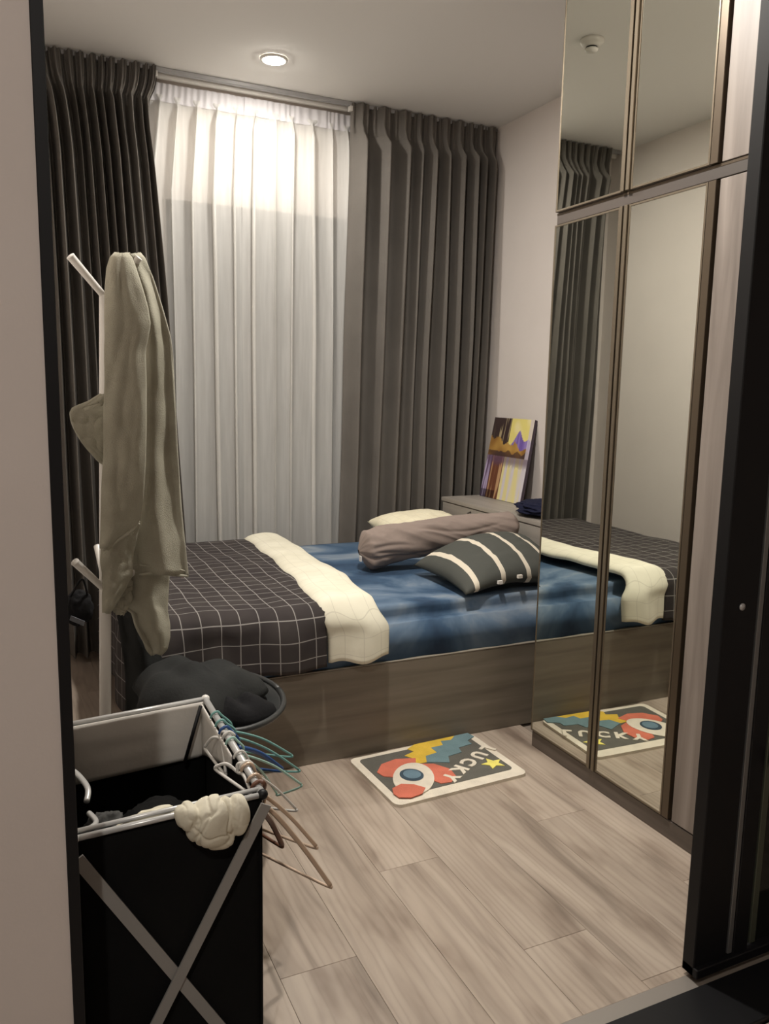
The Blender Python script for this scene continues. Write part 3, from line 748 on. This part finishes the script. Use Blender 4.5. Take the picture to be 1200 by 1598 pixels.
tag(cr, 'white metal coat rack pole with angled hooks standing at the foot of the bed', 'coat rack'); base(cr, (.19, RY, 0))

# towel draped over the upper right hook
tw = empty('bath_towel')
def sheet(name, rows, folds, amp, ph, bulge=.02, th=.007, thick=.014):
    """rows: (py, px_left, px_right, Y) outline read off the photo and placed at real depth Y"""
    bm = bmesh.new(); y0, y1 = rows[0][0], rows[-1][0]
    def f(u, v):
        py = lerp(y0, y1, v); l, r, Y = tab(rows, py)
        px = lerp(l, r, u)
        k = sst(0, .12, v)
        d = amp*math.sin(2*math.pi*(folds*u+ph+.25*math.sin(v*3)))*(.35+.65*k) + bulge*(1-(2*u-1)**2) + .006*nz(u*5, v*9, ph*10)
        return at(px, py, Y-d)
    gridmesh(bm, 26, 60, f)
    o = obj(name, bm, TOWEL, tw, True); solidify(o, thick, 0)
    return o
FR_ = [(397,182,197,2.035),(404,175,203,2.03),(420,170,209,2.025),(450,167,219,2.02),(480,166,228,2.02),(505,166,232,2.02),(525,166,229,2.02),(545,165,225,2.02),(640,164,225,2.02),(720,163,225,2.02),(780,161,222,2.02),(812,160,217,2.02),(830,160,200,2.02),(856,160,166,2.02)]
BK_ = [(396,190,216,2.085),(402,192,222,2.09),(420,192,230,2.095),(430,196,236,2.10),(450,206,243,2.10),(500,216,258,2.10),(540,219,267,2.11),(600,218,271,2.12),(700,216,276,2.12),(800,210,283,2.11),(850,212,288,2.10),(880,214,291,2.10),(897,218,293,2.10)]
FL_ = [(618,158,172,2.10),(630,138,172,2.09),(640,112,172,2.08),(652,111,172,2.08),(668,116,172,2.08),(690,130,172,2.08),(705,144,172,2.09),(724,162,172,2.10)]
sheet('towel_front', FR_, .8, .008, .15, .026)
sheet('towel_back', BK_, 1.3, .014, .55, .022)
sheet('towel_flap', FL_, .6, .006, .3, .012)
sheet('towel_fold', [(815,160,216,2.06),(850,160,208,2.06),(870,160,206,2.06),(897,161,204,2.06),(912,162,196,2.06),(930,163,185,2.06),(956,164,168,2.06)], .7, .007, .8, .012)
sheet('towel_tail', [(820,206,250,2.135),(870,176,262,2.135),(905,172,262,2.135),(930,172,260,2.135),(945,186,259,2.135),(955,206,259,2.135),(975,211,262,2.135),(995,220,262,2.135),(1012,230,258,2.135),(1021,239,249,2.135)], 1.1, .014, .35, .016)
sheet('towel_corner', [(905,170,205,2.10),(940,171,204,2.10),(950,176,198,2.10),(958,184,192,2.10)], .6, .004, .2, .006)
def hem(pts, r=.0042):
    bm = bmesh.new(); tube(bm, spline([at(*p) for p in pts], 5), r, 8); obj('hem', bm, HEMM, tw, True)
HEMM = fabric('towel_hem', (.36,.345,.28), (.42,.405,.335), 300, .4)
hem([(r_[2]-1, r_[0], r_[3]) for r_ in FR_[:11]])
hem([(216,812,2.02),(205,828,2.012),(186,841,2.005),(172,852,2.012),(161,858,2.02)])
hem([(r_[2]-1, r_[0], r_[3]) for r_ in BK_])
hem([(219,882,2.095),(240,884,2.075),(268,886,2.08),(291,892,2.10)], .0022)
hem([(218,897,2.10),(240,894,2.08),(268,897,2.08),(293,899,2.10)], .0035)
hem([(171,616,2.10),(158,618,2.10),(138,630,2.09),(114,640,2.08),(112,652,2.08),(117,668,2.08),(130,690,2.08),(145,706,2.09),(163,725,2.10)])
tag(tw, 'sage grey bath towel hanging in folds from the top hook of the coat rack', 'towel'); base(tw, (.26, 2.05, 1.2))
# small dark bundle behind the rack
pc = empty('dark_bundle')
crumple('bundle', (.150, 2.235, .760), (.036, .022, .048), BLKCL, 12, sub=4, amp=.25, parent=pc)  # crumpled dark bundle standing in for an unclear dark shape
bm = bmesh.new(); tube(bm, spline([(.130, 2.225, .795), (.158, 2.200, .845), (.172, 2.225, .795)], 6), .003, 6); obj('strap', bm, BLKCL, pc, True)
bm = bmesh.new(); obox(bm, (.126, 2.205, .742), (.160, 2.207, .722), (.002, 0, .006), (0, .002, 0)); obj('grey_trim', bm, mat('grey_trim', (.14,.15,.17), .6), pc)
tag(pc, 'small dark bundle hanging from the lower back hook of the coat rack', 'bundle'); base(pc, (.15, 2.22, .71))

# ================================================================== TUB CHAIR at the foot of the bed
ch = empty('tub_chair'); CX, CY, CZ = .512, 2.235, .425
def shell(u, v):
    # v: 0 centre of the seat -> 1 rim ; u: around
    th = 2*math.pi*u; r = v
    x = CX + .195*r*math.cos(th); y = CY + .245*r*math.sin(th)
    back = max(0, -math.cos(th-.15))**1.4
    z = CZ - .030 + .050*r**3.2 + .02*back*sst(.62, 1, r)
    return Vector((x, y, z))
bm = bmesh.new(); gridmesh(bm, 56, 18, shell); bmesh.ops.remove_doubles(bm, verts=bm.verts, dist=.0005)
o = obj('seat_shell', bm, CHARP, ch, True); solidify(o, .012, 0)
bm = bmesh.new(); tube(bm, [shell(k/56, 1.0)+Vector((0,0,.003)) for k in range(57)], .009, 8); obj('rim', bm, mat('rim_plastic', (.028,.03,.03), .4), ch, True)
bm = bmesh.new(); lathe(bm, [(.0001, .045), (.024, .045), (.024, CZ-.050), (.06, CZ-.042), (.0001, CZ-.042)], .47, CY-.02, 20); obj('column', bm, BLACK, ch, True)
bm = bmesh.new(); lathe(bm, [(.0001, .0), (.165, .0), (.17, .006), (.06, .03), (.03, .05), (.0001, .05)], .46, CY-.02, 36); obj('base_disc', bm, BLACK, ch, True)
tag(ch, 'black tub chair with a rimmed seat between the hamper and the bed', 'chair'); base(ch, (.47, CY, 0))
def heap(name, outline_c, sx, sy, z0, h, m, seed, rot=0):
    """a garment lying in soft folds: a sheet over a low mound"""
    bm = bmesh.new(); c, s = math.cos(rot), math.sin(rot)
    def f(u, v):
        th = 2*math.pi*u; rr = v*(1+.12*math.sin(3*th+seed)+.07*math.sin(5*th+seed*2))
        x, y = sx*rr*math.cos(th), sy*rr*math.sin(th)
        z = z0 + h*(1-v**3.6)*(1-.25*math.cos(th-.6)*v) + .012*(1-v)*math.sin(9*x/sx+seed) + .016*nz(x*14, y*14, seed)*(1-v**4) + .004
        if v > .92: z -= .01*(v-.92)/.08
        return Vector((outline_c[0]+x*c-y*s, outline_c[1]+x*s+y*c, z))
    gridmesh(bm, 72, 22, f); bmesh.ops.remove_doubles(bm, verts=bm.verts, dist=.0004)
    o = obj(name, bm, m, None, True); solidify(o, .006, 0); return o
o = heap('folded_trousers', (.463, 2.275), .182, .200, .460, .078, CHARF, 2, .2)
tag(o, 'charcoal garment heaped on the seat of the black tub chair', 'garment')
o = heap('black_garment', (.560, 2.125), .105, .075, .440, .035, BLKCL, 5, .2)
tag(o, 'black crumpled garment at the front of the tub chair seat, beside the hangers', 'garment')

gm = empty('dark_sheet'); _tw = tw; tw = gm; _tm = TOWEL; TOWEL = CHARF
sheet('hanging_sheet', [(940,176,212,2.43),(952,184,222,2.43),(1000,190,243,2.42),(1060,196,262,2.42),(1130,196,268,2.42),(1200,200,262,2.43)], 1.4, .010, .3, .03)
tw = _tw; TOWEL = _tm
tag(gm, 'plain dark charcoal cloth sheet hanging over the foot corner of the bed behind the rack pole', 'garment'); base(gm, (.33, 2.42, .2))

# ================================================================== LAUNDRY HAMPER
hm = empty('laundry_hamper'); ZR = .600
BL, BR, FR, FL = Vector((.082, 1.832, ZR)), Vector((.405, 1.868, ZR)), Vector((.399, 1.362, ZR)), Vector((.066, 1.340, ZR))
cor = [BL, BR, FR, FL]; cen = sum(cor, Vector())/4
def panel(bm, a, b, z0, z1, bow=.0, off=0.0, seed=0, nu=14, nv=14):
    out = ((a+b)/2-cen); out.z = 0; out.normalize()
    def f(u, v):
        p = a.lerp(b, u); p = p.copy(); p.z = lerp(z0, z1, v)
        p += out*(off + bow*math.sin(math.pi*u)*math.sin(math.pi*v) + .003*nz(u*5, v*5, seed)*math.sin(math.pi*u)*math.sin(math.pi*v)); return p
    gridmesh(bm, nu, nv, f)
bm = bmesh.new()
for i, (a, b) in enumerate(((BL,BR),(BR,FR),(FR,FL),(FL,BL))): panel(bm, a, b, .035, ZR-.006, .008, -.004, i)
o = obj('fabric_bag', bm, BLKF, hm, True); solidify(o, .003, 0)
obj('bag_floor', mbox((.085, 1.36, .035), (.385, 1.82, .040)), BLKF, hm)
# pale lining shown on the inside of the back and right walls, and its folded top edge
bm = bmesh.new(); panel(bm, BL, BR, .460, ZR-.002, .0, -.012, 7); o = obj('lining', bm, LINER, hm, True); solidify(o, .003, 0)
bm = bmesh.new()
def lin2(u, v):
    p = BR.lerp(FR, u*.62).copy(); lowz = lerp(.462, .565, u); p.z = lerp(lowz, ZR-.006, v); p.x -= .012; return p
gridmesh(bm, 10, 6, lin2); o = obj('lining', bm, LINER, hm, True); solidify(o, .003, 0)
def rim(a, b, r=.0065, m=GREYT, name='rim_tube'):
    bm = bmesh.new(); tube(bm, [a, a.lerp(b,.5), b], r, 10); return obj(name, bm, m, hm, True)
rim(BL, BR, .006); rim(BR, FR, .0075); rim(FL, FR, .0055); rim(BL, FL, .006)
rim(FL+Vector((0,.016,.004)), FR+Vector((0,.016,.004)), .0045)
fb = -.013
def bar(p, q, name='cross_bar', wdt=.0105, yo=0):
    bm = bmesh.new(); d = (q-p).normalized(); n = Vector((.05,-1,0)).normalized(); wv = d.cross(n).normalized()*wdt; obox(bm, p+n*yo, q+n*yo, wv, n*.002); return obj(name, bm, GREYBAR, hm)
bar(FL+Vector((.004,0,-.028)), Vector((FR.x-.004, FR.y-.0, .012)), yo=.015)
bar(FR+Vector((0,0,-.010)), Vector((FL.x+.006, FL.y, .012)), yo=.020)
bar(BL+Vector((.004,0,-.018)), Vector((BR.x-.004, BR.y, .012)), yo=-.016)
bar(BR+Vector((-.004,0,-.018)), Vector((BL.x+.004, BL.y, .012)), yo=-.021)
bm = bmesh.new(); tube(bm, [BR+Vector((-.018,-.03,-.004)), BR+Vector((-.06,-.035,-.14))], .0045, 8); obj('support_rod', bm, BLACK, hm, True)
for c in cor:
    bm = bmesh.new(); bmesh.ops.create_icosphere(bm, subdivisions=2, radius=.0105, matrix=Matrix.Translation(c)); obj('corner_joint', bm, WHITEP if c in (BR, FL) else BLACK, hm, True)
# bent wire handle on the left side
bm = bmesh.new(); tube(bm, spline([(.074,1.62,.600),(.092,1.575,.600),(.105,1.52,.596),(.100,1.49,.585)],5), .0055, 8)
tube(bm, spline([(.100,1.44,.588),(.108,1.40,.592),(.100,1.375,.596),(.080,1.36,.600)],5), .005, 8); obj('wire_handle', bm, GREYT, hm, True)
for c in cor: obj('foot', mbox((c.x-.012, c.y-.012, 0), (c.x+.012, c.y+.012, .03), .002), BLACK, hm)
tag(hm, 'tall black fabric laundry hamper with a grey cross frame and pale lining', 'laundry hamper'); base(hm, (.24, 1.6, 0))

# clothes
bm = bmesh.new()
CRS = {1: [((1,0,.25), .52, .17), ((1,0,-.35), -.42, .10), ((1,.2,.55), -.72, .12), ((.35,0,1), -.34, .10), ((-.5,0,1), .52, .07)], 2: [((1,0,-.1), -.35, .08), ((.3,0,1), -.3, .05)],
       4: [((1,0,.4), .1, .14), ((1,0,-.2), -.5, .12)], 6: [((.4,0,1), .1, .10), ((1,0,.3), .35, .08)]}
for px, py, rx, ry, rz, k in ((330,1281,.045,.032,.046,1), (372,1270,.020,.026,.038,2), (291,1274,.020,.024,.026,4), (342,1308,.029,.018,.022,6)):
    c = at(px, py, 1.336)
    r = bmesh.ops.create_icosphere(bm, subdivisions=6 if k == 1 else 5, radius=1)['verts']
    for v in r:
        p = v.co.copy(); wob = Vector((noise.noise(p*1.2+Vector((k,0,0))), 0, noise.noise(p*1.2+Vector((0,9,k)))))*.4
        d = sum(dep*math.exp(-(((p+wob).dot(Vector(n).normalized())-o_)/.055)**2) for n, o_, dep in CRS[k])
        p *= 1 + .16*noise.noise(p*1.1+Vector((k*3,0,k))) - d
        v.co = Vector((p.x*rx, p.y*ry, p.z*rz)) + c
o = obj('cream_garment', bm, CREAMC, None, True)
rm = o.modifiers.new('r', 'REMESH'); rm.mode = 'VOXEL'; rm.voxel_size = .0016; rm.use_smooth_shade = True
sm_ = o.modifiers.new('sm', 'SMOOTH'); sm_.factor = .5; sm_.iterations = 3
tag(o, 'cream crumpled garment hanging over the front rim of the black hamper', 'garment')
o = crumple('white_garment', (.198, 1.372, .594), (.052, .014, .011), CREAMC, 33, sub=5, amp=.5, freq=2.2, rot=.15, fold=5)
tag(o, 'thin white garment lying inside the hamper along its front rim', 'garment')
o = crumple('black_laundry', (.25, 1.58, .43), (.10, .13, .045), BLKF, 8, sub=5, amp=.25)
tag(o, 'heap of black laundry inside the black hamper', 'laundry')
o = crumple('grey_garment', (.125, 1.43, .548), (.042, .045, .035), mat('dark_grey_cloth', (.05,.05,.048), .9), 15, sub=5, amp=.3)
tag(o, 'dark grey garment in the hamper corner beside the left jamb', 'garment')

# ================================================================== HANGERS on the right rim of the hamper
def hanger(label, m, neck, A, B, rimy, r=.0028, thick=None, droop=.012, inner=False):
    t = empty('clothes_hanger')
    neck, A, B = Vector(neck), Vector(A), Vector(B)
    rx = lerp(FR.x, BR.x, (rimy-FR.y)/(BR.y-FR.y))
    bm = bmesh.new()
    tube(bm, spline([neck, neck+Vector((.002,0,.018)), (rx+.0125, rimy, ZR+.002), (rx+.003, rimy, ZR+.0125), (rx-.009, rimy, ZR+.008), (rx-.0125, rimy+.002, ZR-.002)], 5), r, 7)
    obj('hook', bm, m, t, True)
    rr = thick or r
    mA = neck.lerp(A, .5)+Vector((0,0,droop)); mB = neck.lerp(B, .5)+Vector((0,0,droop))
    bm = bmesh.new(); tube(bm, spline([B, mB, neck, mA, A], 8), rr, 8); obj('shoulder', bm, m, t, True)
    bm = bmesh.new(); lo = Vector((0,0,-.006))
    tube(bm, spline([A, A+(B-A)*.03+lo, A.lerp(B,.5)+lo*1.2, B+(A-B)*.03+lo, B], 6), r*.95, 7); obj('crossbar', bm, m, t, True)
    tag(t, label, 'hanger', 'clothes hangers on the hamper rim'); return base(t, neck)
TEAL = mat('teal_plastic', (.17,.36,.33), .4); PTEAL = mat('pale_teal_plastic', (.35,.55,.48), .4); HBLUE = mat('blue_plastic', (.02,.07,.22), .4)
HWH = mat('white_plastic', (.62,.60,.56), .35); HGOLD = mat('golden_hanger', (.62,.47,.35), .32, .3); HBR = mat('brown_plastic', (.13,.055,.03), .4)
hanger('thin dark teal hanger, rearmost on the hamper rim', TEAL, (.436, 1.75, .560), at(455, 1178, 1.78), (.50, 2.00, .40), 1.75)
hanger('teal hanger whose arm reaches highest over the blue hanger', TEAL, (.432, 1.70, .566), at(466, 1201, 1.74), (.465, 1.95, .38), 1.70)
hanger('blue hanger between the two teal hangers', HBLUE, (.430, 1.66, .560), at(440, 1200, 1.72), (.47, 1.92, .40), 1.66, .0035, .0055)
hanger('pale mint hanger pointing right, below the blue hanger', PTEAL, (.425, 1.60, .568), at(470, 1224, 1.66), at(432, 1238, 1.80), 1.60)
hanger('white hanger with one short arm over the golden hangers', HWH, (.420, 1.53, .560), at(462, 1262, 1.56), (.455, 1.80, .36), 1.53)
hanger('shorter golden hanger just above the longest one', HGOLD, (.420, 1.47, .548), at(493, 1320, 1.50), (.445, 1.76, .34), 1.47, .0034, .0042)
hanger('long golden hanger pointing farthest down to the floor', HGOLD, (.418, 1.42, .545), at(515, 1381, 1.45), (.420, 1.70, .33), 1.42, .0034, .0050)
hanger('brown plastic hanger nearest the floor behind the cross frame', HBR, (.418, 1.45, .52), at(440, 1318, 1.50), (.425, 1.66, .40), 1.39, .004, .0055)
# white hangers whose arms reach inside the hamper
hanger('white hanger with an arm reaching back inside the hamper', HWH, (.392, 1.66, .585), (.366, 1.70, .556), (.388, 1.60, .535), 1.63, .0035)
hanger('white hanger with an arm reaching inside beside the cream garment', HWH, (.388, 1.50, .583), (.350, 1.53, .588), (.392, 1.42, .580), 1.48, .0035)
